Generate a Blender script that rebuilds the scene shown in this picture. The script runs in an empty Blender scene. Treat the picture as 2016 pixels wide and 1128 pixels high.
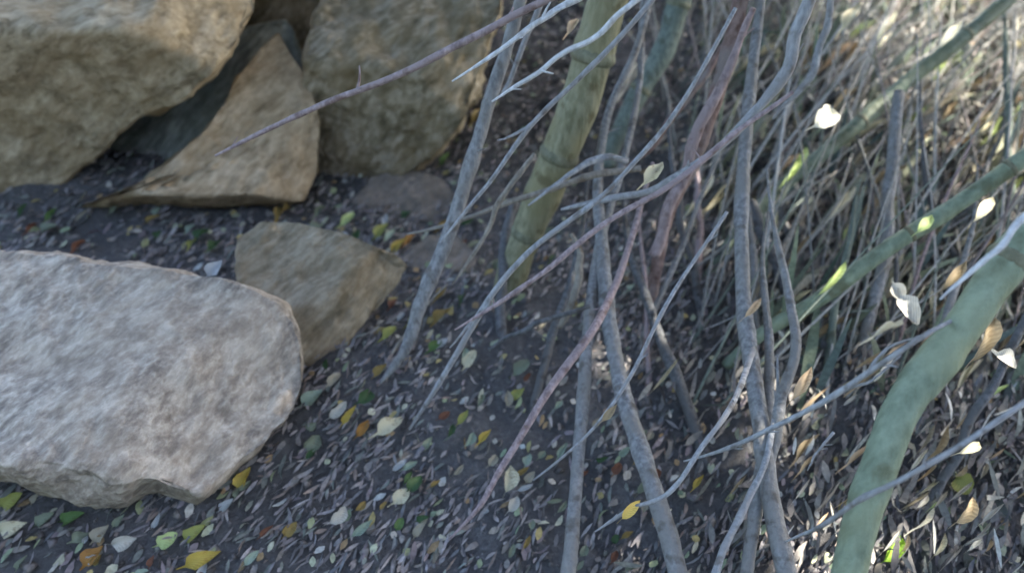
import bpy, math, random
import numpy as np
from mathutils import Vector, Matrix

R = math.radians
rng = np.random.default_rng(7)
random.seed(7)
sc = bpy.context.scene
COL = sc.collection

# ------------------------------------------------------------------ camera
H_CAM, PITCH, FPX = 1.0, R(42), 1568.0
cam_d = bpy.data.cameras.new('camera'); cam = bpy.data.objects.new('camera', cam_d)
COL.objects.link(cam); sc.camera = cam
cam_d.sensor_width = 36; cam_d.lens = 28; cam_d.clip_start = 0.02; cam_d.clip_end = 300
cam.location = (0, 0, H_CAM); cam.rotation_euler = (math.pi / 2 - PITCH, 0, 0)
cam_d.dof.use_dof = True; cam_d.dof.focus_distance = 0.92; cam_d.dof.aperture_fstop = 2.8

# ------------------------------------------------------------------ sky, sun, exposure
SUN_EL, SUN_AZ = 46, 62          # azimuth measured from +Y towards +X
w = bpy.data.worlds.new('World'); sc.world = w; w.use_nodes = True
nt = w.node_tree; bgn = nt.nodes['Background']
sky = nt.nodes.new('ShaderNodeTexSky'); sky.sky_type = 'NISHITA'; sky.sun_disc = False
sky.sun_elevation = R(SUN_EL); sky.sun_rotation = R(SUN_AZ); sky.air_density = 1.0; sky.dust_density = 3.0
nt.links.new(sky.outputs[0], bgn.inputs[0]); bgn.inputs[1].default_value = 0.15
sd = bpy.data.lights.new('sun', 'SUN'); sun = bpy.data.objects.new('sun', sd); COL.objects.link(sun)
sd.energy = 3.6; sd.angle = R(0.5); sd.color = (1.0, 0.93, 0.82)
sv = Vector((math.sin(R(SUN_AZ)) * math.cos(R(SUN_EL)), math.cos(R(SUN_AZ)) * math.cos(R(SUN_EL)), math.sin(R(SUN_EL))))
sun.rotation_euler = sv.to_track_quat('Z', 'Y').to_euler(); sun.location = sv * 20
sc.view_settings.view_transform = 'Standard'; sc.view_settings.look = 'None'
sc.view_settings.exposure = 2.88; sc.view_settings.gamma = 1.0; sc.view_settings.use_curve_mapping = False

# ------------------------------------------------------------------ helpers
CR = np.array([1.0, 0, 0]); CU = np.array([0, math.sin(PITCH), math.cos(PITCH)]); CF = np.array([0, math.cos(PITCH), -math.sin(PITCH)])
CAM = np.array([0, 0, H_CAM])

def ray(px, py):
    px = np.asarray(px, float); py = np.asarray(py, float)
    return CF + ((px - 1008) / FPX)[..., None] * CR + ((564 - py) / FPX)[..., None] * CU

def at(px, py, d):
    return CAM + ray(px, py) * np.asarray(d, float)[..., None]

def hash3(ix, iy, iz, seed):
    n = (ix.astype(np.int64) * 374761393 + iy.astype(np.int64) * 668265263 + iz.astype(np.int64) * 2147483647 + seed * 974634777) & 0xFFFFFFFF
    n = ((n ^ (n >> 13)) * 1274126177) & 0xFFFFFFFF
    n = n ^ (n >> 16)
    return (n & 0xFFFFFF) / float(0xFFFFFF) * 2 - 1

def vnoise(p, seed=0):
    f = np.floor(p); t = p - f; t = t * t * t * (t * (t * 6 - 15) + 10)
    i = f.astype(np.int64); out = 0
    for dx in (0, 1):
        for dy in (0, 1):
            for dz in (0, 1):
                wgt = (t[..., 0] if dx else 1 - t[..., 0]) * (t[..., 1] if dy else 1 - t[..., 1]) * (t[..., 2] if dz else 1 - t[..., 2])
                out = out + wgt * hash3(i[..., 0] + dx, i[..., 1] + dy, i[..., 2] + dz, seed)
    return out

def fbm(p, octaves=4, seed=0, gain=0.5):
    a, s, out = 1.0, 1.0, 0
    for k in range(octaves):
        out = out + a * vnoise(p * s + 17.3 * k, seed + k); a *= gain; s *= 2.03
    return out

def ground_h(x, y):
    x = np.asarray(x, float); y = np.asarray(y, float)
    p = np.stack([x, y, np.zeros_like(x)], -1)
    h = 0.035 * fbm(p * 2.2, 3, 5) + 0.010 * fbm(p * 11, 3, 9)
    # earth bank that the boulders are piled against
    e = y - (1.95 + 0.55 * np.clip(x + 0.55, -1.5, 3) ** 1)
    t = np.clip(e / 0.8, 0, 1); t = t * t * (3 - 2 * t)
    side = np.clip((0.35 - x) / 0.5, 0, 1)
    h = h + 0.85 * t * side
    h = h + 0.10 * np.clip((y - 1.7) / 3, 0, 1) * (1 - side)
    fade = np.clip((np.hypot(x, y) - 6) / 4, 0, 1)
    return h * (1 - fade)

def on_ground(px, py):
    r = ray(px, py); t = np.full(r.shape[:-1], 0.4)
    t = -H_CAM / r[..., 2]
    for k in range(10):
        P = CAM + r * t[..., None]
        t = t + np.clip((P[..., 2] - ground_h(P[..., 0], P[..., 1])) * 0.8 / -r[..., 2] * .8, -0.3, 0.3)
    return CAM + r * t[..., None], t

def link(name, me, mat=None, parent=None):
    o = bpy.data.objects.new(name, me); COL.objects.link(o)
    if mat and not me.materials: me.materials.append(mat)
    if parent: o.parent = parent
    return o

def tag(o, label=None, cat=None, group=None, kind=None):
    if label: o['label'] = label
    if cat: o['category'] = cat
    if group: o['group'] = group
    if kind: o['kind'] = kind
    return o

def mesh_np(name, V, F, smooth=True, attr=None):
    me = bpy.data.meshes.new(name); V = np.asarray(V, np.float32); F = np.asarray(F, np.int32)
    n = F.shape[1]
    me.vertices.add(len(V)); me.vertices.foreach_set('co', V.ravel())
    me.loops.add(F.size); me.loops.foreach_set('vertex_index', F.ravel())
    me.polygons.add(len(F)); me.polygons.foreach_set('loop_start', np.arange(0, F.size, n, dtype=np.int32))
    me.polygons.foreach_set('use_smooth', np.full(len(F), smooth))
    if attr is not None:
        a = me.attributes.new('tint', 'FLOAT_COLOR', 'POINT')
        c = np.ones((len(V), 4), np.float32); c[:, :3] = attr; a.data.foreach_set('color', c.ravel())
    me.update(calc_edges=True); me.validate()
    return me

# ------------------------------------------------------------------ materials
def new_mat(name, rough=0.9, spec=0.25):
    m = bpy.data.materials.new(name); m.use_nodes = True; t = m.node_tree
    b = t.nodes['Principled BSDF']; b.inputs['Roughness'].default_value = rough
    b.inputs['Specular IOR Level'].default_value = spec
    return m, t, b

def N(t, typ, **kw):
    n = t.nodes.new(typ)
    for k, v in kw.items():
        if k in n.inputs: n.inputs[k].default_value = v
        else: setattr(n, k, v)
    return n

def ramp(t, fac, stops):
    r = t.nodes.new('ShaderNodeValToRGB'); e = r.color_ramp.elements
    while len(e) < len(stops): e.new(0.5)
    for i, (p, c) in enumerate(stops): e[i].position = p; e[i].color = (*c, 1)
    t.links.new(fac, r.inputs[0]); return r.outputs[0]

def mixc(t, a, b, fac, mode='MIX'):
    m = t.nodes.new('ShaderNodeMix'); m.data_type = 'RGBA'; m.blend_type = mode
    for s, v in ((6, a), (7, b), (0, fac)):
        if hasattr(v, 'is_linked'): t.links.new(v, m.inputs[s])
        else: m.inputs[s].default_value = (*v, 1) if isinstance(v, tuple) else v
    return m.outputs[2]

def bump(t, b, h, strength, dist):
    n = N(t, 'ShaderNodeBump'); n.inputs['Strength'].default_value = strength; n.inputs['Distance'].default_value = dist
    t.links.new(h, n.inputs['Height']); t.links.new(n.outputs[0], b.inputs['Normal'])

def stone_mat(name, dark, mid, light, warm, grain=70.0, stretch=3.4, speck=0.5):
    """foliated stone: mineral grains drawn out along one direction of the rock"""
    m, t, b = new_mat(name, 0.93, 0.2)
    tc = N(t, 'ShaderNodeTexCoord'); mp = N(t, 'ShaderNodeMapping')
    mp.vector_type = 'TEXTURE'
    mp.inputs['Rotation'].default_value = (0, R(-35), R(38)); mp.inputs['Scale'].default_value = (stretch, 1, 1)
    grain *= 1.5
    t.links.new(tc.outputs['Object'], mp.inputs[0])
    n1 = N(t, 'ShaderNodeTexNoise', Scale=grain, Detail=5.0, Roughness=0.65); t.links.new(mp.outputs[0], n1.inputs['Vector'])
    n2 = N(t, 'ShaderNodeTexNoise', Scale=7.0, Detail=4.0, Roughness=0.6); t.links.new(tc.outputs['Object'], n2.inputs['Vector'])
    n3 = N(t, 'ShaderNodeTexNoise', Scale=grain * 0.35, Detail=4.0, Roughness=0.6); t.links.new(mp.outputs[0], n3.inputs['Vector'])
    c1 = ramp(t, n1.outputs[0], [(0.36, dark), (0.5, mid), (0.64, light)])
    c2 = ramp(t, n3.outputs[0], [(0.40, dark), (0.5, mid), (0.62, light)])
    c = mixc(t, c1, c2, 0.5)
    wf = ramp(t, n2.outputs[0], [(0.42, (0, 0, 0)), (0.62, (1, 1, 1))])
    mm = N(t, 'ShaderNodeMath', operation='MULTIPLY'); t.links.new(wf, mm.inputs[0]); mm.inputs[1].default_value = speck
    c = mixc(t, c, warm, mm.outputs[0])
    t.links.new(c, b.inputs['Base Color'])
    ad = N(t, 'ShaderNodeMath', operation='ADD'); t.links.new(n1.outputs[0], ad.inputs[0]); t.links.new(n3.outputs[0], ad.inputs[1])
    bump(t, b, ad.outputs[0], 0.7, 0.006)
    return m

M_TAN = stone_mat('tan_stone', (0.16, 0.125, 0.0762), (0.341, 0.269, 0.17), (0.541, 0.444, 0.305), (0.341, 0.24, 0.127), 60, speck=.45)
M_WEDGE = stone_mat('buff_stone', (0.202, 0.154, 0.0944), (0.404, 0.312, 0.198), (0.638, 0.509, 0.354), (0.404, 0.269, 0.138), 60, speck=.5)
M_OLIVE = stone_mat('olive_brown_stone', (0.11, 0.0882, 0.0508), (0.241, 0.194, 0.119), (0.482, 0.407, 0.296), (0.22, 0.157, 0.0762), 55, speck=.5)
M_GREYSLAB = stone_mat('mossy_grey_stone', (0.104, 0.117, 0.104), (0.221, 0.234, 0.208), (0.416, 0.442, 0.39), (0.195, 0.195, 0.143), 60, speck=.5)
M_GRANITE = stone_mat('pinkish_granite', (.18, .152, .125), (.36, .303, .243), (.64, .565, .465), (.44, .345, .25), 85, speck=.35, stretch=2.6)
M_MID = stone_mat('dusty_tan_stone', (0.14, 0.116, 0.0762), (0.261, 0.213, 0.144), (0.421, 0.361, 0.262), (0.291, 0.203, 0.11), 60, speck=.45)
M_EARTHY = stone_mat('earth_stained_stone', (0.128, 0.112, 0.0926), (0.201, 0.173, 0.143), (0.289, 0.246, 0.207), (0.209, 0.164, 0.122), 60, speck=.4)

def soil_mat():
    m, t, b = new_mat('dark_soil', 0.95, 0.15)
    tc = N(t, 'ShaderNodeTexCoord')
    n1 = N(t, 'ShaderNodeTexNoise', Scale=110.0, Detail=6.0, Roughness=0.7); t.links.new(tc.outputs['Object'], n1.inputs['Vector'])
    n2 = N(t, 'ShaderNodeTexNoise', Scale=4.0, Detail=3.0); t.links.new(tc.outputs['Object'], n2.inputs['Vector'])
    c = ramp(t, n1.outputs[0], [(0.3, (.085, .084, .086)), (0.55, (.14, .138, .14)), (0.75, (.22, .216, .218))])
    c = mixc(t, c, (.078, .074, .07), ramp(t, n2.outputs[0], [(0.45, (0, 0, 0)), (0.65, (.6, .6, .6))]))
    t.links.new(c, b.inputs['Base Color']); bump(t, b, n1.outputs[0], 0.9, 0.012)
    return m
M_SOIL = soil_mat()

def tint_mat(name, rough=0.7, transl=0.0):
    m, t, b = new_mat(name, rough, 0.25)
    a = N(t, 'ShaderNodeAttribute'); a.attribute_name = 'tint'
    tc = N(t, 'ShaderNodeTexCoord')
    n = N(t, 'ShaderNodeTexNoise', Scale=160.0, Detail=3.0); t.links.new(tc.outputs['Object'], n.inputs['Vector'])
    v = ramp(t, n.outputs[0], [(0.3, (.72, .72, .72)), (0.7, (1.18, 1.18, 1.18))])
    t.links.new(mixc(t, a.outputs[0], v, 1.0, 'MULTIPLY'), b.inputs['Base Color'])
    return m
M_TINT = tint_mat('dry_litter')

def leaf_mat(name, col, spot=(.25, .16, .07), rough=0.6):
    m, t, b = new_mat(name, rough, 0.3)
    tc = N(t, 'ShaderNodeTexCoord')
    n = N(t, 'ShaderNodeTexNoise', Scale=3.5, Detail=6.0, Roughness=0.7); t.links.new(tc.outputs['Object'], n.inputs['Vector'])
    wv = N(t, 'ShaderNodeTexWave', Scale=5.0, Distortion=2.0); wv.bands_direction = 'DIAGONAL'; t.links.new(tc.outputs['Object'], wv.inputs['Vector'])
    c = mixc(t, col, tuple(x * .78 for x in col), wv.outputs[0])
    c = mixc(t, c, spot, ramp(t, n.outputs[0], [(0.52, (0, 0, 0)), (0.70, (.8, .8, .8))]))
    t.links.new(c, b.inputs['Base Color'])
    bump(t, b, wv.outputs[0], 0.3, 0.001)
    tr = N(t, 'ShaderNodeBsdfTranslucent'); t.links.new(c, tr.inputs[0])
    mx = N(t, 'ShaderNodeMixShader'); mx.inputs[0].default_value = 0.25
    out = t.nodes['Material Output']
    t.links.new(b.outputs[0], mx.inputs[1]); t.links.new(tr.outputs[0], mx.inputs[2]); t.links.new(mx.outputs[0], out.inputs[0])
    return m
LEAF = {
    'cream': leaf_mat('cream_leaf', (.72, .68, .48)),
    'white': leaf_mat('sunstruck_leaf', (.90, .88, .72), (.7, .62, .42)),  # near-white colour stands in for leaves struck by sun
    'paleblue': leaf_mat('ashen_leaf', (.46, .50, .52), (.3, .3, .28)),
    'mint': leaf_mat('mint_leaf', (.33, .42, .33), (.22, .24, .15)),
    'greygreen': leaf_mat('grey_green_leaf', (.24, .28, .20), (.15, .15, .09)),
    'green': leaf_mat('green_leaf', (0.12, 0.212, 0.0693), (0.0924, 0.106, 0.0396)),
    'darkgreen': leaf_mat('dark_green_leaf', (.06, .12, .05), (.05, .07, .03)),
    'lime': leaf_mat('lime_leaf', (.42, .68, .08), (.35, .5, .06)),
    'yellowgreen': leaf_mat('yellow_green_leaf', (.38, .40, .12), (.25, .2, .06)),
    'palelime': leaf_mat('pale_lime_leaf', (.56, .68, .30), (.4, .42, .15)),
    'yellow': leaf_mat('yellow_leaf', (.58, .45, .10), (.4, .24, .06)),
    'bright': leaf_mat('bright_yellow_leaf', (.85, .62, .16), (.6, .36, .08)),
    'ochre': leaf_mat('ochre_leaf', (.33, .24, .08), (.2, .12, .04)),
    'orange': leaf_mat('orange_leaf', (.42, .22, .06), (.25, .12, .04)),
    'rust': leaf_mat('rust_leaf', (.22, .10, .06), (.12, .06, .04)),
    'tan': leaf_mat('tan_leaf', (.45, .36, .22), (.3, .22, .12)),
    'beige': leaf_mat('beige_leaf', (.40, .37, .28), (.28, .22, .14)),
    'peach': leaf_mat('peach_leaf', (.75, .58, .38), (.5, .34, .18)),
    'silver': leaf_mat('silvery_leaf', (.58, .57, .50), (.4, .36, .28)),
}

def bark_mat(name, dark, light, patch, scale=30.0, rough=0.85):
    m, t, b = new_mat(name, rough, 0.25)
    tc = N(t, 'ShaderNodeTexCoord')
    mp = N(t, 'ShaderNodeMapping'); mp.inputs['Scale'].default_value = (1, 1, 0.25); t.links.new(tc.outputs['Object'], mp.inputs[0])
    n1 = N(t, 'ShaderNodeTexNoise', Scale=scale * 5, Detail=5.0, Roughness=0.65); t.links.new(mp.outputs[0], n1.inputs['Vector'])
    n2 = N(t, 'ShaderNodeTexNoise', Scale=scale * .5, Detail=3.0); t.links.new(tc.outputs['Object'], n2.inputs['Vector'])
    c = ramp(t, n1.outputs[0], [(0.36, dark), (0.64, light)])
    c = mixc(t, c, patch, ramp(t, n2.outputs[0], [(0.46, (0, 0, 0)), (0.60, (.85, .85, .85))]))
    n3 = N(t, 'ShaderNodeTexNoise', Scale=scale * 1.6, Detail=4.0); t.links.new(tc.outputs['Object'], n3.inputs['Vector'])
    c = mixc(t, c, tuple(x * q for x, q in zip(dark, (.75, .65, .55))), ramp(t, n3.outputs[0], [(0.56, (0, 0, 0)), (0.68, (.8, .8, .8))]))
    t.links.new(c, b.inputs['Base Color']); bump(t, b, n1.outputs[0], 0.9, 0.004)
    return m
BARK = {
    'grey': bark_mat('grey_bark', (.16, .162, .163), (.33, .332, .33), (.24, .232, .215)),
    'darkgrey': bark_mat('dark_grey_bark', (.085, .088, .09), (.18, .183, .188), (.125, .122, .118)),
    'pale': bark_mat('pale_grey_bark', (.23, .235, .24), (.42, .43, .44), (.31, .305, .30)),
    'white': bark_mat('silvery_white_bark', (.44, .45, .46), (.74, .75, .76), (.58, .59, .58)),
    'mauve': bark_mat('mauve_bark', (.23, .175, .175), (.44, .35, .345), (.33, .26, .255)),
    'red': bark_mat('reddish_bark', (.17, .11, .095), (.33, .235, .205), (.27, .235, .22)),
    'beige': bark_mat('beige_bark', (.20, .18, .15), (.36, .33, .28), (.25, .23, .2)),
    'greygreen': bark_mat('grey_green_bark', (.12, .15, .125), (.25, .29, .245), (.15, .18, .15)),
    'olive': bark_mat('olive_cane', (0.168, 0.166, 0.097), (0.327, 0.316, 0.205), (0.248, 0.228, 0.125), 20, 0.55),
    'green': bark_mat('dusty_green_cane', (.16, .20, .135), (.27, .33, .235), (.30, .33, .20), 14, 0.5),
    'deepgreen': bark_mat('deep_green_cane', (0.096, 0.132, 0.0935), (0.176, 0.22, 0.166), (0.176, 0.2, 0.128), 14, 0.5),
    'node': bark_mat('cane_node', (.13, .135, .085), (.25, .25, .17), (.18, .17, .11), 20, 0.7),
}

# ------------------------------------------------------------------ ground
def axis(lo, hi, fine_lo, fine_hi, n, m):
    return np.unique(np.concatenate([np.linspace(lo, fine_lo, m), np.linspace(fine_lo, fine_hi, n), np.linspace(fine_hi, hi, m)]))
gx = axis(-60, 60, -2.2, 3.0, 330, 14); gy = axis(-60, 60, 0.0, 4.6, 300, 14)
X, Y = np.meshgrid(gx, gy); Z = ground_h(X, Y)
near = np.clip((5 - np.hypot(X, Y)) / 2, 0, 1)
Z = Z + near * 0.006 * fbm(np.stack([X, Y, 0 * X], -1) * 38, 3, 21)
V = np.stack([X, Y, Z], -1).reshape(-1, 3)
ny, nx = X.shape; idx = np.arange(nx * ny).reshape(ny, nx)
F = np.stack([idx[:-1, :-1], idx[:-1, 1:], idx[1:, 1:], idx[1:, :-1]], -1).reshape(-1, 4)
tag(link('ground', mesh_np('ground', V, F), M_SOIL), 'dark bare soil sloping up behind the boulders', None, None, 'structure')

# ------------------------------------------------------------------ boulders
import bmesh
bm = bmesh.new(); bmesh.ops.create_icosphere(bm, subdivisions=6, radius=1.0)
ICO_V = np.array([v.co[:] for v in bm.verts]); ICO_F = np.array([[v.index for v in f.verts] for f in bm.faces]); bm.free()

def boulder(name, label, cat, poly, centre, depth, thick, planes, mat, seed, group, p=0.62, rough=1.0, back=1.0, soft=0.08):
    """poly: outline as seen from the camera spot; planes: (c, ga, gb) facets z <= c + ga*a + gb*b towards the viewer"""
    poly = np.asarray(poly, float); c = np.asarray(centre, float)
    th = np.linspace(-math.pi, math.pi, 1441)
    dirs = np.stack([np.cos(th), -np.sin(th)], -1)
    rad = np.full(th.shape, 0.0)
    for i in range(len(poly)):
        a = poly[i] - c; e = poly[(i + 1) % len(poly)] - poly[i]
        den = dirs[:, 0] * e[1] - dirs[:, 1] * e[0]
        with np.errstate(divide='ignore', invalid='ignore'):
            tt = (a[0] * e[1] - a[1] * e[0]) / den; uu = (a[0] * dirs[:, 1] - a[1] * dirs[:, 0]) / den
        ok = (tt > 0) & (uu >= -1e-6) & (uu <= 1 + 1e-6)
        rad = np.where(ok & (tt > rad), tt, rad)
    k = np.hanning(15); k /= k.sum(); rad = np.convolve(np.concatenate([rad[-21:-1], rad, rad[1:21]]), k, 'same')[20:-20]
    S = rad.mean()
    d = ICO_V; rho = np.hypot(d[:, 0], d[:, 1]); ang = np.arctan2(d[:, 1], d[:, 0])
    rr = np.interp(ang, th, rad) * rho ** 0.8
    a = rr * np.cos(ang); b = rr * np.sin(ang)
    z = np.sign(d[:, 2]) * np.abs(d[:, 2]) ** p
    z = np.where(z > 0, z * thick, z * thick * back)
    an, bn = a / S, b / S
    for (pc, ga, gb) in planes:
        pl = pc + ga * an + gb * bn
        hmix = np.clip(0.5 + 0.5 * (pl - z) / soft, 0, 1)
        z = pl * (1 - hmix) + z * hmix - soft * hmix * (1 - hmix)
    zw = z * S * depth / FPX
    P = at(c[0] + a, c[1] - b, depth - zw)
    ctr = at(c[0], c[1], depth + 0.02)
    # relief along the outward direction
    n = np.zeros_like(P); tri = P[ICO_F]; fn = np.cross(tri[:, 1] - tri[:, 0], tri[:, 2] - tri[:, 0])
    for q in range(3): np.add.at(n, ICO_F[:, q], fn)
    n /= np.linalg.norm(n, axis=1)[:, None] + 1e-12
    if (n * (P - ctr)).sum() < 0: n = -n
    lo = fbm(P * 5.5, 3, seed); mi = fbm(P * 19, 4, seed + 11); hi = fbm(P * 75, 4, seed + 23)
    chip = np.minimum(0, vnoise(P * 13, seed + 41) + 0.25)
    P = P + n * (rough * (0.010 * lo + 0.0055 * mi + 0.0028 * hi + 0.010 * chip))[:, None]
    base = np.array([ctr[0], ctr[1], P[:, 2].min()])
    o = link(name, mesh_np(name, P - base, ICO_F), mat); o.location = base
    tag(o, label, cat, group)
    return o

GB = 'boulders heaped at the foot of the bank'
boulder('boulder', 'huge tan boulder with pale sunlit top overhanging the dark crevice', 'boulder',
        [(-330, 250), (-360, -100), (-150, -330), (200, -360), (450, -230), (508, -40), (500, 20), (472, 78), (425, 140), (352, 200), (270, 232), (238, 258), (200, 300), (130, 352), (60, 380), (0, 395), (-160, 410)],
        (90, 40), 1.60, 0.95, [(0.51, -0.05, -1.05), (0.62, -0.10, 1.0), (0.84, -0.8, -0.5)], M_TAN, 3, GB, rough=1.0)
boulder('boulder', 'wedge-shaped buff rock with pointed peak and shaded underside beside the crevice', 'boulder',
        [(548, 62), (580, 120), (612, 165), (626, 250), (620, 345), (596, 400), (545, 412), (450, 425), (330, 440), (200, 432), (118, 420), (190, 395), (262, 368), (330, 320), (400, 262), (440, 205), (490, 120)],
        (505, 300), 1.66, 1.2, [(0.26, -0.15, -0.38), (2.67, -0.15, 4.0), (0.45, -0.75, 0.0)], M_WEDGE, 14, GB, rough=0.7, soft=0.03, p=0.4)
boulder('boulder', 'dark mossy grey slab wedged in the crevice behind the wedge-shaped rock', 'boulder',
        [(560, 40), (480, 60), (330, 160), (200, 260), (90, 360), (100, 425), (250, 430), (420, 400), (560, 300), (620, 150)],
        (360, 270), 1.80, 0.4, [(0.12, 0.2, -0.2)], M_GREYSLAB, 27, GB)
boulder('boulder', 'broad olive-brown boulder behind the twigs with hollow shaded lower face', 'boulder',
        [(600, 120), (625, 20), (660, -120), (760, -220), (900, -230), (985, -120), (985, 20), (950, 120), (935, 200), (905, 255), (868, 290), (815, 330), (760, 355), (690, 372), (635, 365), (600, 260)],
        (790, 110), 1.71, 0.75, [(0.25, 0.05, -0.95), (0.50, 0.25, 0.75), (0.55, -0.6, 0.1)], M_OLIVE, 33, GB, rough=1.3)
boulder('boulder', 'shadowy brown rock filling the gap above the pointed rock', 'boulder',
        [(470, -20), (520, -160), (640, -200), (720, -60), (700, 100), (650, 215), (580, 190), (500, 120)],
        (600, 0), 2.0, 0.7, [(0.45, 0.1, 0.5)], M_OLIVE, 45, GB)
boulder('boulder', 'dusty tan rock half buried between pink boulder and leafy soil', 'boulder',
        [(470, 470), (510, 442), (570, 440), (640, 452), (710, 470), (775, 500), (803, 522), (780, 560), (735, 615), (690, 670), (645, 725), (560, 740), (480, 640)],
        (630, 570), 1.34, 0.55, [(0.30, 0.05, -0.62), (0.42, -0.30, 0.30), (0.55, -0.9, 0.2)], M_MID, 58, GB, rough=0.8)
boulder('boulder', 'large speckled pinkish granite boulder lying on dark soil', 'boulder',
        [(-420, 760), (-330, 600), (-150, 515), (0, 500), (110, 506), (220, 524), (330, 536), (420, 548), (500, 572), (555, 606), (580, 650), (596, 710), (592, 775), (560, 832), (510, 885), (455, 935), (398, 988), (365, 982), (320, 962), (285, 968), (245, 996), (160, 985), (60, 955), (-60, 935), (-300, 930)],
        (130, 745), 1.19, 1.0, [(0.38, 0.02, -0.62), (1.12, 0.10, 0.80), (0.62, -0.40, -0.25)], M_GRANITE, 71, GB, rough=0.9)
boulder('boulder', 'earth-stained grey stone sunk in soil under the olive-brown boulder', 'boulder',
        [(690, 400), (730, 350), (800, 332), (870, 350), (905, 400), (900, 450), (840, 470), (760, 460), (705, 440)],
        (800, 405), 1.75, 0.5, [(0.3, 0, -0.6)], M_EARTHY, 84, GB, rough=0.6)
boulder('boulder', 'small flat earthy stone half hidden behind the leaning grey branch', 'boulder',
        [(790, 510), (840, 465), (900, 462), (940, 500), (930, 545), (870, 565), (810, 550)],
        (868, 512), 1.56, 0.5, [(0.25, 0, -0.6)], M_EARTHY, 92, GB, rough=0.6)

# ------------------------------------------------------------------ stems, canes, twigs
def catmull(P, n):
    P = np.asarray(P, float); Q = np.vstack([2 * P[0] - P[1], P, 2 * P[-1] - P[-2]]); out = []
    for i in range(len(P) - 1):
        p0, p1, p2, p3 = Q[i:i + 4]
        for t in np.linspace(0, 1, n, endpoint=False):
            out.append(0.5 * (2 * p1 + (p2 - p0) * t + (2 * p0 - 5 * p1 + 4 * p2 - p3) * t * t + (3 * p1 - p0 - 3 * p2 + p3) * t ** 3))
    out.append(P[-1]); return np.array(out)

def tube(C, rad, sides=10, wob=0.0, seed=0):
    C = np.asarray(C, float); n = len(C); T = np.gradient(C, axis=0); T /= np.linalg.norm(T, axis=1)[:, None]
    ref = np.array([0.3, 0.9, 0.1]); V = []
    u = np.cross(T[0], ref); u /= np.linalg.norm(u)
    for i in range(n):
        u = u - T[i] * (u @ T[i]); u /= np.linalg.norm(u); v = np.cross(T[i], u)
        a = np.linspace(0, 2 * math.pi, sides, endpoint=False)
        V.append(C[i] + rad[i] * (np.cos(a)[:, None] * u + np.sin(a)[:, None] * v))
    V = np.array(V).reshape(-1, 3)
    if wob:
        c = np.repeat(C, sides, 0); V = c + (V - c) * (1 + wob * fbm(V * 45, 3, seed))[:, None]
    i = np.arange(n - 1)[:, None] * sides; j = np.arange(sides)[None]; k = (j + 1) % sides
    F = np.stack([i + j, i + k, i + sides + k, i + sides + j], -1).reshape(-1, 4)
    V = np.vstack([V, C[0], C[-1]]); m = len(V)
    jj = np.arange(sides); kk = (jj + 1) % sides
    F = np.vstack([F, np.stack([np.full(sides, m - 2), kk, jj, jj], -1), np.stack([np.full(sides, m - 1), (n - 1) * sides + jj, (n - 1) * sides + kk, (n - 1) * sides + kk], -1)])
    return V, F

def tri_quads(F):
    # quads whose last two indices repeat become clean triangles
    A = F[F[:, 2] != F[:, 3]]; B = F[F[:, 2] == F[:, 3]][:, :3]
    return np.vstack([A[:, [0, 1, 2]], A[:, [0, 2, 3]], B])

def strand(pts, width_px, n=9, wob=0.10, seed=0, knots=True, wscale=1.0):
    """pts: (px, py, depth) along the strand; width_px: list of widths in photo pixels"""
    pts = np.asarray(pts, float)
    C = catmull(at(pts[:, 0], pts[:, 1], pts[:, 2]), n)
    L = np.linspace(0, 1, len(C)); wp = np.interp(L, np.linspace(0, 1, len(width_px)), width_px) * wscale
    D = np.interp(L, np.linspace(0, 1, len(pts)), pts[:, 2])
    r = wp * D / FPX / 2
    q = np.stack([L * 6 + seed * 3.1, 0 * L, 0 * L], -1)
    amp = 0.28 if wp.max() > 25 else 0.75
    C = C + (r * amp)[:, None] * np.stack([vnoise(q, seed), vnoise(q, seed + 1), vnoise(q, seed + 2)], -1)
    if knots: r = r * (1 + 0.14 * np.maximum(0, vnoise(q * 2.6, seed + 5)))
    V, F = tube(C, r, 12 if wp.max() > 25 else 8, wob, seed)
    return V, tri_quads(F), C, r

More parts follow.
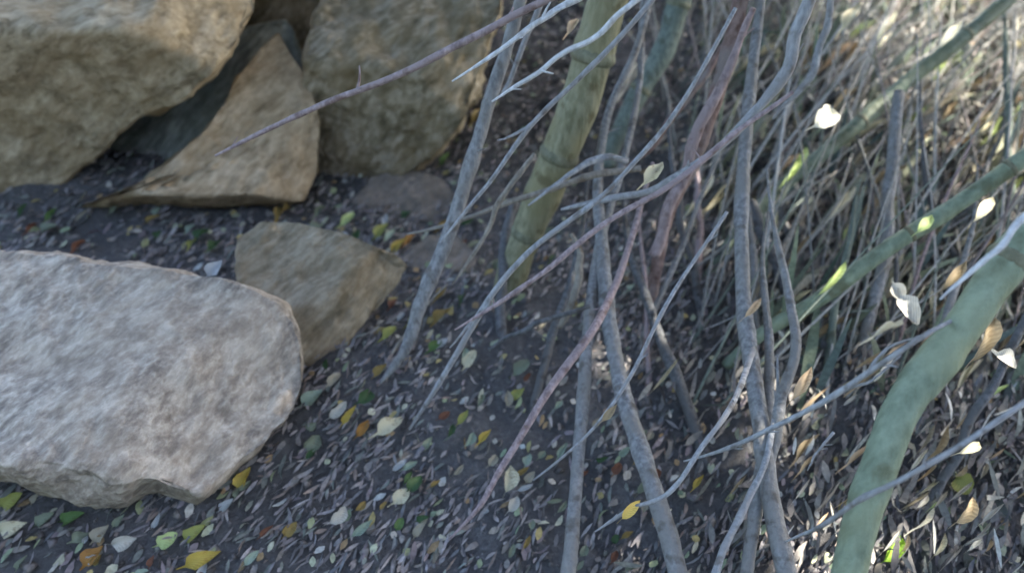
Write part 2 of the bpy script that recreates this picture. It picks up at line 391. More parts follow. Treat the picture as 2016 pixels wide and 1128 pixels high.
SEED = [100]
def stem(name, label, cat, pts, width, bark, group, shoots=(), n=9, wob=0.10, nodes=None):
    SEED[0] += 7; s = SEED[0]
    ws = 1.0 if cat == 'bamboo cane' else 0.72 if cat == 'stem' else 0.85
    V, F, C, r = strand(pts, width, n, wob, s, wscale=ws)
    base = C[np.argmin(C[:, 2])].copy()
    o = link(name, mesh_np(name, V - base, F), BARK[bark]); o.location = base
    tag(o, label, cat, group)
    if cat == 'twig' or (cat == 'stem' and group == GS):
        # fine spurs and buds that break from the bark
        gq = random.Random(s)
        for q in range(gq.randint(2, 4)):
            i = gq.randint(4, len(C) - 4); T = C[i + 1] - C[i - 1]; T = T / np.linalg.norm(T)
            if T[2] < 0: T = -T
            dv = T * .8 + np.array([gq.gauss(0, .45), gq.gauss(0, .45), gq.gauss(.1, .35)]); dv /= np.linalg.norm(dv)
            l = gq.choice([.006, .01, .015, .02, .03]); rr = min(r[i] * .55, .0022)
            tt = np.linspace(0, 1, 6)[:, None]; c3 = C[i] + dv * l * tt + np.array([gq.gauss(0, .2), gq.gauss(0, .2), .1]) * l * tt ** 2
            V2, F2 = tube(c3, np.linspace(rr, rr * .4, 6), 6, .1, s + q)
            link('spur', mesh_np('spur', V2 - base, tri_quads(F2)), BARK[bark], o)
    for q, (sp, sw) in enumerate(shoots):
        V2, F2, _, _ = strand(sp, sw, n, wob, s + 3 + q, wscale=ws)
        link('side_shoot', mesh_np('side_shoot', V2 - base, F2), BARK[bark], o)
    for (f, nm) in nodes or ():
        i = int(f * (len(C) - 1)); i = max(2, min(len(C) - 3, i))
        T = C[i + 1] - C[i - 1]; T /= np.linalg.norm(T)
        h = r[i] * 0.30
        cc = np.array([C[i] + T * h * x for x in (-1, -.6, -.2, .15, .6, 1)])
        V2, F2 = tube(cc, r[i] * np.array([1.0, 1.05, 1.10, 1.10, 1.04, 1.0]), 14, 0.03, s)
        link('node', mesh_np('node', V2 - base, tri_quads(F2)), BARK['node'], o)
    return o

GS, GT, GC = 'grey woody stems of the thicket', 'thin twigs hanging in front of the thicket', 'green canes of the thicket'
# green canes
stem('bamboo_cane', 'thick olive-green jointed cane rising from soil beside the boulders', 'bamboo cane',
     [(985, 600, 1.50), (1030, 470, 1.43), (1085, 330, 1.36), (1145, 170, 1.29), (1195, 0, 1.22), (1230, -130, 1.16)], [50, 62, 74, 78, 80, 80], 'olive', GC, wob=0.03, nodes=[(.20, 0), (.43, 0), (.68, 0), (.92, 0)])
stem('bamboo_cane', 'thickest dusty green cane curving up past bright leaf litter', 'bamboo cane',
     [(1650, 1260, .80), (1692, 1060, .78), (1745, 900, .76), (1810, 765, .75), (1898, 645, .74), (2016, 480, .73), (2120, 340, .72)], [64, 67, 70, 72, 72, 72, 72], 'green', GC, wob=0.03, n=12, nodes=[(.09, 0), (.80, 0)])
stem('bamboo_cane', 'long slanting green cane lit along its upper edge near the pale flecks', 'bamboo cane',
     [(1380, 560, 1.52), (1480, 430, 1.55), (1600, 320, 1.58), (1750, 195, 1.62), (1900, 70, 1.64), (2060, -60, 1.66)], [18, 24, 27, 28, 28, 28], 'deepgreen', GC, wob=0.04, nodes=[(.3, 0), (.55, 0), (.8, 0)])
stem('bamboo_cane', 'low sloping green cane passing behind the thickest cane', 'bamboo cane',
     [(1430, 720, 1.33), (1500, 655, 1.30), (1640, 565, 1.27), (1790, 462, 1.25), (1950, 355, 1.23), (2100, 250, 1.2)], [20, 26, 30, 31, 32, 32], 'green', GC, wob=0.04, nodes=[(.3, 0), (.62, 0), (.85, 0)])
stem('bamboo_cane', 'blue-green cane standing just beyond the olive-green jointed cane', 'bamboo cane',
     [(1195, 330, 1.74), (1225, 240, 1.72), (1290, 130, 1.7), (1340, 10, 1.66), (1370, -90, 1.62)], [30, 36, 40, 40, 40], 'greygreen', GC, wob=0.04, nodes=[(.4, 0), (.75, 0)])
# woody stems
stem('woody_stem', 'straight grey branch leaning from the soil past the earthy stone', 'stem',
     [(745, 758, 1.27), (795, 690, 1.25), (830, 600, 1.23), (872, 490, 1.20), (915, 360, 1.17), (955, 235, 1.14), (1000, 100, 1.1), (1035, -40, 1.05)], [6, 30, 38, 40, 38, 36, 34, 32], 'grey', GS)
stem('woody_stem', 'upright dull grey stem crossed by the lowest mauve twig', 'stem',
     [(1105, 1230, 1.04), (1130, 1020, 1.08), (1145, 820, 1.15), (1155, 650, 1.22), (1185, 470, 1.30), (1230, 310, 1.34), (1260, 160, 1.38), (1265, 20, 1.4), (1280, -60, 1.4)], [40, 36, 34, 32, 28, 22, 17, 14, 12], 'grey', GS)
stem('woody_stem', 'stout grey stem leaning away behind the bright yellow leaf', 'stem',
     [(1370, 1240, 1.0), (1325, 1070, 1.04), (1272, 900, 1.10), (1225, 760, 1.16), (1200, 640, 1.22), (1188, 500, 1.28), (1178, 360, 1.32), (1200, 220, 1.36), (1255, 90, 1.38), (1290, -60, 1.4)], [58, 54, 50, 46, 42, 36, 26, 20, 18, 16], 'grey', GS)
stem('woody_stem', 'tallest pale grey stem rising straight beside the low green cane', 'stem',
     [(1585, 1240, .98), (1540, 1080, 1.01), (1508, 920, 1.05), (1488, 760, 1.10), (1466, 600, 1.15), (1456, 440, 1.19), (1470, 260, 1.22), (1490, 60, 1.24), (1500, -60, 1.24)], [60, 54, 48, 46, 42, 38, 34, 28, 26], 'grey', GS,
     shoots=[([(1506, 910, 1.05), (1540, 800, 1.06), (1562, 680, 1.09), (1550, 560, 1.13), (1525, 440, 1.16), (1510, 330, 1.2)], [34, 32, 28, 22, 13, 4])])
stem('woody_stem', 'slim grey stem merging with the tallest pale grey stem low down', 'stem',
     [(1455, 1230, 1.0), (1475, 1080, 1.03), (1500, 930, 1.06), (1515, 800, 1.10), (1512, 660, 1.14), (1500, 520, 1.18), (1515, 400, 1.2)], [36, 34, 34, 30, 24, 14, 4], 'grey', GS)
stem('woody_stem', 'thin slanted grey stem splayed out at the foot of the tallest stem', 'stem',
     [(1385, 1160, 1.0), (1430, 1080, 1.0), (1475, 985, 1.02), (1510, 890, 1.04), (1530, 790, 1.07), (1530, 700, 1.09)], [22, 22, 20, 17, 12, 4], 'pale', GS)
stem('woody_stem', 'vertical grey stem against a black gap below the slanting green cane', 'stem',
     [(1660, 790, 1.30), (1705, 650, 1.34), (1738, 520, 1.38), (1750, 400, 1.42), (1758, 310, 1.45), (1770, 180, 1.48)], [30, 32, 34, 36, 34, 26], 'grey', GS)
stem('woody_stem', 'reddish brown stem rising past the long mauve twig', 'stem',
     [(1275, 640, 1.42), (1292, 520, 1.40), (1322, 410, 1.37), (1372, 290, 1.33), (1420, 160, 1.29), (1452, 20, 1.25), (1470, -90, 1.2)], [30, 34, 38, 40, 42, 42, 42], 'red', GS)
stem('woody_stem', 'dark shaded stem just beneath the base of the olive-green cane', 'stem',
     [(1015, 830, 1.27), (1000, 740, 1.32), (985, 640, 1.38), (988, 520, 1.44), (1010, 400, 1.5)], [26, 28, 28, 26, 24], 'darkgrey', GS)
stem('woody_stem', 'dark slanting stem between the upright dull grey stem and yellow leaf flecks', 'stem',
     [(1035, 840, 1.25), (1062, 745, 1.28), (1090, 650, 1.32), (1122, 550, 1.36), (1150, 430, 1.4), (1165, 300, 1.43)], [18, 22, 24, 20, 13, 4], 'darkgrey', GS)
stem('woody_stem', 'curved beige stem bowed in a shallow hook among dark stems', 'stem',
     [(1105, 645, 1.28), (1125, 600, 1.25), (1140, 545, 1.23), (1145, 500, 1.22), (1125, 460, 1.22)], [14, 20, 22, 18, 10], 'beige', GS)
stem('woody_stem', 'broad pale grey branch sweeping from the top edge down to the mauve twig', 'stem',
     [(1640, -90, .98), (1600, 10, 1.0), (1565, 90, 1.03), (1520, 165, 1.06), (1450, 255, 1.08), (1370, 325, 1.09), (1290, 372, 1.1), (1200, 388, 1.12), (1105, 412, 1.14)], [34, 34, 34, 30, 24, 18, 18, 20, 8], 'pale', GS)
stem('woody_stem', 'grey-mauve stem crossing under the broad pale branch', 'stem',
     [(1285, 500, 1.30), (1315, 420, 1.27), (1345, 340, 1.24), (1385, 240, 1.2), (1440, 120, 1.16), (1480, 20, 1.12)], [30, 30, 30, 28, 22, 16], 'mauve', GS)
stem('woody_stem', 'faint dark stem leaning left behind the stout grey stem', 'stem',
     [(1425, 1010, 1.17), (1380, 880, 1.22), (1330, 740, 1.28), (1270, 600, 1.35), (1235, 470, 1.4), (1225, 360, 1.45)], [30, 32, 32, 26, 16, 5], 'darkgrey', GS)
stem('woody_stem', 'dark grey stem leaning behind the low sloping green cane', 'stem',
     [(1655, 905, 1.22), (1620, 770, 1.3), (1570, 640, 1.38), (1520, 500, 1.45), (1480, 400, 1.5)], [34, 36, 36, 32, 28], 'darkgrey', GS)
stem('woody_stem', 'bluish grey stem behind tan leaves beyond the thickest cane', 'stem',
     [(1760, 880, 1.12), (1800, 790, 1.15), (1840, 700, 1.2), (1870, 600, 1.25), (1910, 460, 1.3), (1925, 330, 1.33)], [34, 34, 30, 24, 14, 5], 'grey', GS)
stem('woody_stem', 'dull slanting branch leaning over the pale leaf pile by the thickest cane', 'stem',
     [(1830, 1010, 1.12), (1880, 900, 1.12), (1930, 800, 1.12), (1990, 690, 1.13), (2050, 570, 1.14)], [26, 26, 24, 22, 20], 'darkgrey', GS)
stem('woody_stem', 'upper slim grey branch above the bright white leaf', 'stem',
     [(1520, 235, 1.3), (1560, 190, 1.28), (1595, 140, 1.26), (1625, 60, 1.24), (1640, -40, 1.2)], [6, 16, 22, 20, 18], 'pale', GS)
# twigs
stem('twig', 'long mauve twig crossing in front of the boulders', 'twig',
     [(1140, -40, .86), (1070, 5, .88), (1000, 38, .90), (870, 102, .93), (740, 160, .97), (620, 212, 1.0), (520, 258, 1.03), (425, 306, 1.06)], [20, 20, 19, 18, 16, 14, 12, 5], 'mauve', GT)
stem('twig', 'silvery twig dipping past the olive-green cane to the grey branch', 'twig',
     [(1300, -30, .76), (1240, 15, .77), (1175, 65, .79), (1100, 115, .81), (1035, 155, .83), (968, 200, .85)], [16, 15, 14, 12, 11, 4], 'white', GT)
stem('twig', 'short silvery twig curving over the olive-brown boulder', 'twig',
     [(1200, -25, .84), (1130, 10, .85), (1055, 48, .86), (975, 105, .88), (890, 160, .90)], [18, 17, 14, 11, 4], 'white', GT)
stem('twig', 'forked pale twig running beside the straight grey branch', 'twig',
     [(1330, -50, .92), (1250, 40, .94), (1185, 110, .96), (1130, 165, .98), (1075, 220, 1.0), (1015, 285, 1.02), (955, 370, 1.05), (912, 425, 1.07), (868, 478, 1.09)], [13, 13, 13, 12, 12, 11, 9, 7, 4], 'pale', GT,
     shoots=[([(1045, 245, 1.01), (1010, 268, 1.01), (980, 276, 1.01)], [9, 7, 3])])
stem('twig', 'long pinkish mauve twig ending in a fork above ochre leaves', 'twig',
     [(1560, 180, .90), (1480, 235, .91), (1400, 300, .92), (1300, 372, .93), (1180, 455, .95), (1070, 535, .97), (980, 595, 1.0), (895, 648, 1.03)], [10, 12, 14, 15, 14, 13, 11, 4], 'mauve', GT)
stem('twig', 'longest pale grey twig reaching down beside the cream leaf', 'twig',
     [(1450, 20, .92), (1390, 120, .93), (1340, 205, .95), (1300, 262, .96), (1250, 318, .97), (1185, 385, .98), (1110, 445, 1.0), (1035, 508, 1.02), (965, 590, 1.05), (905, 690, 1.10), (850, 775, 1.15), (805, 845, 1.20)], [10, 10, 10, 11, 11, 12, 13, 14, 14, 13, 11, 5], 'pale', GT,
     shoots=[([(965, 590, 1.05), (925, 640, 1.06), (885, 685, 1.08)], [10, 7, 3])])
stem('twig', 'lowest mauve twig bending down across open leaf-strewn soil', 'twig',
     [(1285, 320, 1.22), (1250, 440, 1.2), (1210, 560, 1.15), (1165, 650, 1.08), (1105, 735, 1.07), (1045, 815, 1.06), (990, 910, 1.06), (945, 995, 1.06), (885, 1062, 1.08)], [8, 14, 18, 20, 20, 18, 16, 12, 5], 'mauve', GT)
stem('twig', 'wiry pale twig with a dried pod arching over the upright dull grey stem', 'twig',
     [(1430, 420, 1.0), (1350, 540, .99), (1295, 635, .98), (1245, 735, .98), (1205, 800, .99), (1150, 860, 1.01), (1100, 905, 1.03), (1050, 945, 1.06)], [9, 10, 10, 10, 9, 7, 6, 3], 'pale', GT)
stem('twig', 'bent pale twig that carries the bright yellow leaf', 'twig',
     [(1485, 690, 1.09), (1468, 745, 1.0), (1430, 815, .90), (1385, 880, .88), (1340, 945, .89), (1295, 985, .90), (1235, 1005, .92), (1172, 1045, .95)], [15, 14, 13, 12, 12, 12, 10, 4], 'pale', GT)
stem('twig', 'bright grey branching twig strung between the tallest stem and thickest cane', 'twig',
     [(1895, 625, .76), (1850, 645, .72), (1790, 682, .72), (1700, 742, .76), (1610, 800, .80), (1510, 850, .85), (1430, 885, .90), (1345, 908, .95)], [10, 11, 12, 13, 13, 12, 10, 4], 'pale', GT,
     shoots=[([(1700, 742, .76), (1745, 690, .75), (1810, 660, .74)], [8, 7, 3]), ([(1660, 770, .78), (1720, 745, .76), (1775, 700, .75)], [8, 6, 3])])
stem('twig', 'low grey twig passing in front of the thickest green cane', 'twig',
     [(2100, 720, .66), (2020, 790, .66), (1930, 850, .66), (1840, 905, .67), (1760, 950, .69), (1690, 985, .72), (1615, 1030, .78), (1545, 1068, .85)], [12, 12, 12, 12, 13, 13, 11, 4], 'pale', GT)
stem('twig', 'pale blue twig slanting over the top of the thickest cane', 'twig',
     [(2060, 380, .68), (2000, 445, .68), (1955, 495, .68), (1900, 545, .69), (1850, 590, .70)], [16, 16, 14, 10, 4], 'white', GT)
stem('twig', 'small grey twig curling down past the middle leaf flecks', 'twig',
     [(1640, 850, .95), (1610, 890, .95), (1590, 925, .96)], [7, 6, 3], 'pale', GT)
stem('twig', 'brownish grey twig hooked over beneath the silvery twigs', 'twig',
     [(1050, 300, 1.12), (1020, 345, 1.13), (985, 400, 1.15), (950, 470, 1.18), (890, 560, 1.22)], [10, 13, 12, 10, 4], 'beige', GT)
stem('twig', 'dull brown horizontal twig crossing the lower part of the olive-green cane', 'twig',
     [(1260, 330, 1.2), (1170, 345, 1.2), (1080, 375, 1.2), (980, 410, 1.21), (880, 442, 1.24), (800, 462, 1.3)], [14, 15, 14, 12, 9, 4], 'beige', GT)
stem('twig', 'arched grey twig curving over the olive-green cane', 'twig',
     [(1235, 318, 1.15), (1180, 308, 1.14), (1130, 335, 1.13), (1085, 372, 1.13), (1040, 405, 1.14)], [14, 16, 13, 9, 4], 'pale', GT)
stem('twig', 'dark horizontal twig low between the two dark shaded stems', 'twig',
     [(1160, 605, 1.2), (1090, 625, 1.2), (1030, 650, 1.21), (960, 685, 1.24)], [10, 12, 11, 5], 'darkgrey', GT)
stem('twig', 'straight rusty twig high up between the red stem and green cane', 'twig',
     [(1430, 80, 1.45), (1360, 180, 1.46), (1290, 280, 1.48), (1220, 345, 1.5)], [14, 16, 14, 6], 'red', GT)
stem('twig', 'fine pale twig fallen across soil at the tip of the grey branch', 'twig',
     [(880, 560, 1.25), (825, 620, 1.28), (775, 690, 1.3), (725, 765, 1.31)], [5, 6, 6, 3], 'beige', GT)
stem('twig', 'pale grey twig rising from behind the grey branch to the top edge', 'twig',
     [(990, 190, 1.2), (1020, 110, 1.16), (1060, 20, 1.12), (1085, -50, 1.1)], [10, 12, 14, 14], 'pale', GT)

gs = random.Random(5)
for k in range(22):
    bx = gs.uniform(1230, 2080); by = gs.uniform(430, 800); bd = float(on_ground(np.array([bx]), np.array([by]))[1][0]) + .01
    up = gs.uniform(260, 520); lean = gs.gauss(35, 90); b = gs.gauss(0, 30)
    col = gs.choice(['darkgrey', 'grey', 'grey', 'greygreen', 'mauve', 'deepgreen', 'beige'])
    w0 = gs.uniform(12, 26)
    pts = [(bx + lean * t + b * math.sin(3 * t), by - up * t, bd + .12 * t) for t in (0, .25, .5, .75, 1)]
    cw = {'darkgrey': 'dark grey', 'greygreen': 'grey-green', 'deepgreen': 'green'}.get(col, col)
    stem('thin_stem', 'thin %s stem standing in the litter %s' % (cw, 'behind the tallest stem' if bx < 1560 else 'behind the two slanting green canes'), 'stem', pts, [w0, w0 * .9, w0 * .8, w0 * .6, 4], col, 'thin stems deep in the thicket')

# ------------------------------------------------------------------ fallen leaves picked out one by one
def leaf_mesh(kind, var=0):
    q_ = random.Random(var * 7 + len(kind))
    if kind == 'ovate':   prof = [(0, .03), (.10, .22), (.28, .43), (.48, .48), (.68, .38), (.86, .19), (1.0, .02)]
    elif kind == 'broad': prof = [(0, .05), (.08, .34), (.25, .50), (.48, .52), (.70, .44), (.88, .25), (1.0, .03)]
    else:                 prof = [(0, .03), (.10, .30), (.25, .46), (.45, .50), (.65, .40), (.85, .20), (1.0, .01)]
    b_ = q_.gauss(0, .12); cu_ = q_.uniform(.6, 2.6); tw_ = q_.gauss(0, .35)
    prof = [(-.30, .018), (-.12, .018)] + prof
    V, F = [], []
    for i, (s, wd) in enumerate(prof):
        for u in (-1, -.5, 0, .5, 1):
            k_ = q_.uniform(.80, 1.06) if abs(u) == 1 else q_.uniform(.9, 1.05)
            V.append((s - .5 + q_.gauss(0, .015), wd * u * k_ + b_ * math.sin(s * 3), cu_ * 0.16 * abs(u) ** 1.5 * wd * 2 + 0.10 * math.sin(s * 5 + u) + tw_ * u * wd * (s - .5) + q_.gauss(0, .012)))
        if i:
            for q in range(4):
                a = (i - 1) * 5 + q; F.append((a, a + 5, a + 6, a + 1))
    return np.array(V), np.array(F)
LM = {}
def leaf(px, py, L, W, ang, col, label, group=None, lift=0.013, kind=None, d=None, name='fallen_leaf', cat='leaf', tilt=None):
    """L, W: photo pixels along and across; ang: degrees of the leaf's long axis in the photo"""
    kind = kind or random.choice(['ovate', 'broad', 'lance'])
    var = random.randint(0, 4); key = (kind, col, var)
    if key not in LM:
        V, F = leaf_mesh(kind, var); me = mesh_np('leaf_' + kind, V, F); me.materials.append(LEAF[col]); LM[key] = me
    if d is None:
        P, dd = on_ground(np.array([px]), np.array([py])); P, dd = P[0], float(dd[0])
        e = 0.015
        nx_ = (ground_h(P[0] + e, P[1]) - ground_h(P[0] - e, P[1])) / (2 * e); ny_ = (ground_h(P[0], P[1] + e) - ground_h(P[0], P[1] - e)) / (2 * e)
        n = Vector((-float(nx_), -float(ny_), 1)).normalized()
        P = P + np.array([0, 0, lift])
    else:
        P = at(np.array(px), np.array(py), d); dd = d; n = Vector((0, 0, 1))
    t1, t2 = tilt or (random.uniform(-22, 22), random.uniform(-25, 5))
    n = Matrix.Rotation(R(t1), 3, 'Y') @ Matrix.Rotation(R(-t2), 3, 'X') @ n
    # direction whose image slopes at `ang`: intersect the pixel direction with the leaf plane
    v = Vector(ray(px + 30 * math.cos(R(ang)), py - 30 * math.sin(R(ang)))); o0 = Vector(ray(px, py))
    k = o0.dot(n) / v.dot(n) if abs(v.dot(n)) > 1e-4 else 1
    x = (v * k - o0).normalized(); y = n.cross(x).normalized(); x = y.cross(n)
    def plen(dirv):      # world length that spans one photo pixel along dirv
        q = Vector(ray(px, py)) * dd + dirv * 0.01
        a = np.array(q); f = a @ CF; uu = (a @ CR) / f * FPX; vv = (a @ CU) / f * FPX
        return 0.01 / max(0.3, math.hypot(uu - (px - 1008), vv - (564 - py)))
    sx, sy = L * min(plen(x), .0022), W * min(plen(y), .0022)
    o = bpy.data.objects.new(name, LM[key]); COL.objects.link(o)
    M = Matrix((x * sx, y * sy, n * (sx + sy) * .5)).transposed().to_4x4(); M.translation = Vector(P)
    o.matrix_world = M
    tag(o, label, cat, group)
    return o

GL = 'fallen leaves picked out on the dark soil'
LEAVES = [
 (30, 992, 52, 34, 35, 'yellowgreen', 'yellow-green leaf close under the left end of the pink boulder'),
 (33, 1046, 62, 40, 20, 'cream', 'cream leaf in front of the pink boulder with a yellow-green leaf behind'),
 (150, 1026, 52, 36, 25, 'green', 'mid-green leaf among pale ones in front of the pink boulder'),
 (95, 1030, 46, 34, 40, 'greygreen', 'grey-green leaf touching the mid-green leaf'),
 (165, 1066, 42, 30, 30, 'greygreen', 'small grey-green leaf just below the mid-green leaf'),
 (205, 1058, 48, 34, 50, 'beige', 'beige leaf between grey-green and pale buff leaves'),
 (250, 1074, 56, 40, 15, 'silver', 'silvery buff leaf next to the lime-pale leaf'),
 (335, 1070, 50, 36, 35, 'palelime', 'brightest pale lime leaf on soil below the pink boulder'),
 (388, 1056, 54, 36, 40, 'yellowgreen', 'yellow-green leaf behind the bright pale lime leaf'),
 (190, 1102, 58, 42, 50, 'orange', 'orange-brown leaf near the bottom edge below beige leaves'),
 (405, 1108, 82, 40, 25, 'yellow', 'long orange-yellow leaf at the bottom edge'),
 (500, 1106, 46, 22, 45, 'mint', 'narrow mint leaf beside the long orange-yellow leaf'),
 (484, 950, 54, 28, 62, 'yellow', 'upright yellow leaf just off the pink boulder\'s lower corner'),
 (450, 1002, 38, 24, 45, 'paleblue', 'pale bluish leaf below the upright yellow leaf'),
 (575, 1050, 40, 26, 50, 'ochre', 'ochre leaf alone on soil between two mint leaves'),
 (715, 1048, 58, 22, 40, 'mint', 'slim mint leaf near a pale round leaf'),
 (668, 1022, 50, 30, 45, 'silver', 'greyish pink-white leaf above the slim mint leaf'),
 (792, 984, 50, 36, 45, 'cream', 'pale rounded leaf alone in the open soil'),
 (818, 960, 44, 30, 50, 'darkgreen', 'dark green leaf tucked against the pale rounded leaf'),
 (830, 1048, 48, 22, 55, 'beige', 'slim beige leaf below the pale rounded leaf'),
 (788, 1040, 30, 22, 60, 'green', 'small green leaf beside the slim beige leaf'),
 (770, 846, 70, 40, 35, 'cream', 'largest cream leaf at the tip of the longest pale twig'),
 (716, 852, 44, 22, 55, 'orange', 'orange leaf just before the largest cream leaf'),
 (616, 880, 46, 34, 40, 'greygreen', 'rounded grey-green leaf off the flank of the pink boulder'),
 (618, 792, 56, 34, 40, 'mint', 'mint leaf nearest the shoulder of the pink boulder'),
 (668, 816, 52, 24, 45, 'silver', 'silvery leaf between mint leaf and yellow sliver'),
 (690, 826, 48, 16, 55, 'yellow', 'narrow yellow sliver of leaf next to a silvery leaf'),
 (720, 790, 40, 32, 45, 'darkgreen', 'dark green leaf above the silvery leaf'),
 (660, 756, 40, 22, 45, 'beige', 'drab beige leaf at the foot of the dusty tan rock'),
 (926, 716, 44, 28, 60, 'cream', 'cream leaf standing alone between twig and dark stem'),
 (1026, 732, 46, 38, 50, 'greygreen', 'grey-green leaf against the dark shaded stem'),
 (1018, 785, 40, 26, 40, 'yellowgreen', 'olive yellow leaf below the grey-green leaf on the dark stem'),
 (912, 830, 40, 18, 55, 'yellowgreen', 'slim yellow-green leaf above a mint and yellow pair'),
 (924, 874, 38, 22, 58, 'mint', 'mint half of a leaf pair in open soil'),
 (955, 868, 40, 18, 50, 'yellow', 'yellow half of a leaf pair in open soil'),
 (858, 690, 36, 26, 45, 'green', 'green leaf below the ochre leaves by the forked twig tip'),
 (822, 634, 50, 24, 40, 'yellowgreen', 'yellow-green leaf crossed by the straight grey branch'),
 (768, 664, 40, 28, 45, 'yellowgreen', 'olive leaf on the soil side of the straight grey branch'),
 (872, 630, 46, 24, 45, 'ochre', 'ochre leaf beneath the fork of the pinkish mauve twig'),
 (866, 588, 40, 18, 55, 'ochre', 'small dull ochre leaf above another ochre leaf by the branch'),
 (685, 440, 44, 24, 45, 'palelime', 'pale lime leaf in shade under the olive-brown boulder'),
 (752, 462, 44, 22, 50, 'yellowgreen', 'yellow-green leaf at the upper rim of the dusty tan rock'),
 (768, 472, 36, 18, 50, 'mint', 'mint leaf touching a yellow-green one by the tan rock'),
 (788, 492, 50, 18, 50, 'yellow', 'yellow sliver at the corner of the dusty tan rock'),
 (806, 480, 36, 16, 50, 'orange', 'orange sliver beside the yellow one at the tan rock corner'),
 (560, 428, 44, 18, 50, 'ochre', 'ochre leaf under the edge of the wedge-shaped rock'),
 (632, 425, 34, 16, 50, 'greygreen', 'grey-green leaf on shaded soil by the wedge-shaped rock'),
 (424, 492, 34, 24, 45, 'darkgreen', 'dark green leaf behind the pink boulder'),
 (382, 488, 30, 14, 55, 'yellowgreen', 'yellow-green sliver behind the pink boulder'),
 (160, 494, 40, 18, 45, 'rust', 'rusty leaf between the huge boulder and the pink boulder'),
 (105, 432, 36, 16, 50, 'green', 'green leaf at the lip of the shaded crevice'),
 (66, 458, 34, 16, 45, 'rust', 'reddish leaf in the shade of the huge tan boulder'),
 (876, 322, 34, 18, 55, 'green', 'small green leaf by the flank of the olive-brown boulder'),
 (940, 236, 44, 20, 55, 'ochre', 'ochre leaf in the dark hollow behind the grey branch'),
 (1000, 952, 60, 40, 80, 'cream', 'tall cream leaf beside the lowest mauve twig'),
 (1010, 1000, 40, 28, 60, 'silver', 'silvery leaf just under the tall cream leaf'),
 (1372, 958, 34, 14, 55, 'yellow', 'small yellow leaf on soil right of the bent pale twig'),
 (1580, 752, 70, 26, 60, 'peach', 'peach-coloured dry leaf glowing between dark stems'),
 (1286, 340, 56, 30, 50, 'cream', 'straw-yellow leaf where the broad pale branch meets the red stem'),
 (1620, 228, 52, 46, 50, 'white', 'brightest leaf high in the thicket, coloured white as if sun-struck'),
 (1752, 1088, 60, 30, 55, 'lime', 'vivid lime leaf at the foot of the thickest green cane'),
 (1676, 30, 64, 26, 55, 'cream', 'pale cream leaf near the top edge above the white leaf'),
 (1792, 610, 66, 52, -55, 'silver', 'large silvery dead leaf above the bright branching twig'),
 (1770, 575, 40, 40, -55, 'silver', 'smaller silvery dead leaf topping the large silvery one'),
 (1982, 708, 48, 40, -30, 'silver', 'squarish pale leaf right beyond the thickest cane'),
 (1938, 665, 100, 34, 60, 'tan', 'long tan leaf hanging beside the thickest cane'),
 (1820, 440, 44, 26, 50, 'palelime', 'pale lime leaf resting on the low sloping green cane'),
 (1908, 880, 46, 26, 30, 'cream', 'cream leaf beside the dull slanting branch'),
 (1868, 862, 36, 22, 35, 'silver', 'silvery leaf beside the cream leaf near the dull slanting branch'),
 (1900, 1002, 62, 26, 55, 'tan', 'tan leaf in the litter below the dull slanting branch'),
 (1890, 965, 40, 50, -50, 'yellowgreen', 'faded yellow-green leaf above a tan leaf in the litter'),
 (1870, 68, 70, 22, 48, 'white', 'whitest long leaf along the topmost green cane'),
 (1560, 330, 100, 14, 56, 'palelime', 'long narrow pale lime blade on the slanting green cane'),
 (1640, 545, 90, 16, 50, 'palelime', 'long narrow pale blade lying along the low sloping cane'),
 (1938, 410, 60, 30, 50, 'cream', 'cream leaf above the pale blue twig'),
 (1810, 70, 62, 30, 55, 'beige', 'beige leaf near the top between two green canes'),
 (1880, 540, 70, 24, 50, 'tan', 'tan leaf just above the thickest cane'),
 (1482, 605, 50, 16, 50, 'peach', 'pinkish pale leaf stuck against the tallest pale grey stem'),
 (1126, 52, 36, 22, 60, 'peach', 'peach leaf beside the olive cane near the top edge'),
 (1200, 812, 42, 18, 50, 'tan', 'dried tan pod lying behind the wiry pale twig'),
]
CAUGHT = {(1620, 228): 1.22, (1286, 340): 1.06, (1580, 752): 1.03, (1792, 610): 1.12, (1770, 575): 1.16, (1938, 665): 1.0, (1870, 68): 1.56, (1560, 330): 1.50, (1640, 545): 1.23,
          (1820, 440): 1.2, (1982, 708): 1.0, (1482, 605): 1.1, (1126, 52): 1.15, (1676, 30): 1.5, (1200, 812): .98, (1908, 880): 1.0, (1900, 1002): .97, (1938, 410): 1.15, (1880, 540): 1.1}
for (px, py, L, W, a, c, lab) in LEAVES:
    if px < 1100: L *= .88; W *= .86
    d = CAUGHT.get((px, py)); leaf(px, py, L, W, a, c, lab, d=d, tilt=(random.uniform(-15, 15), random.uniform(-35, -15)) if d else None)
leaf(1243, 1002, 50, 24, 45, 'bright', 'bright yellow leaf caught on the bent pale twig', None, d=.912, name='fallen_leaf', tilt=(0, -35))
leaf(423, 527, 40, 30, 50, 'paleblue', 'pale blue-grey leaf lying on top of the pink boulder', None, d=1.245, tilt=(0, -30))

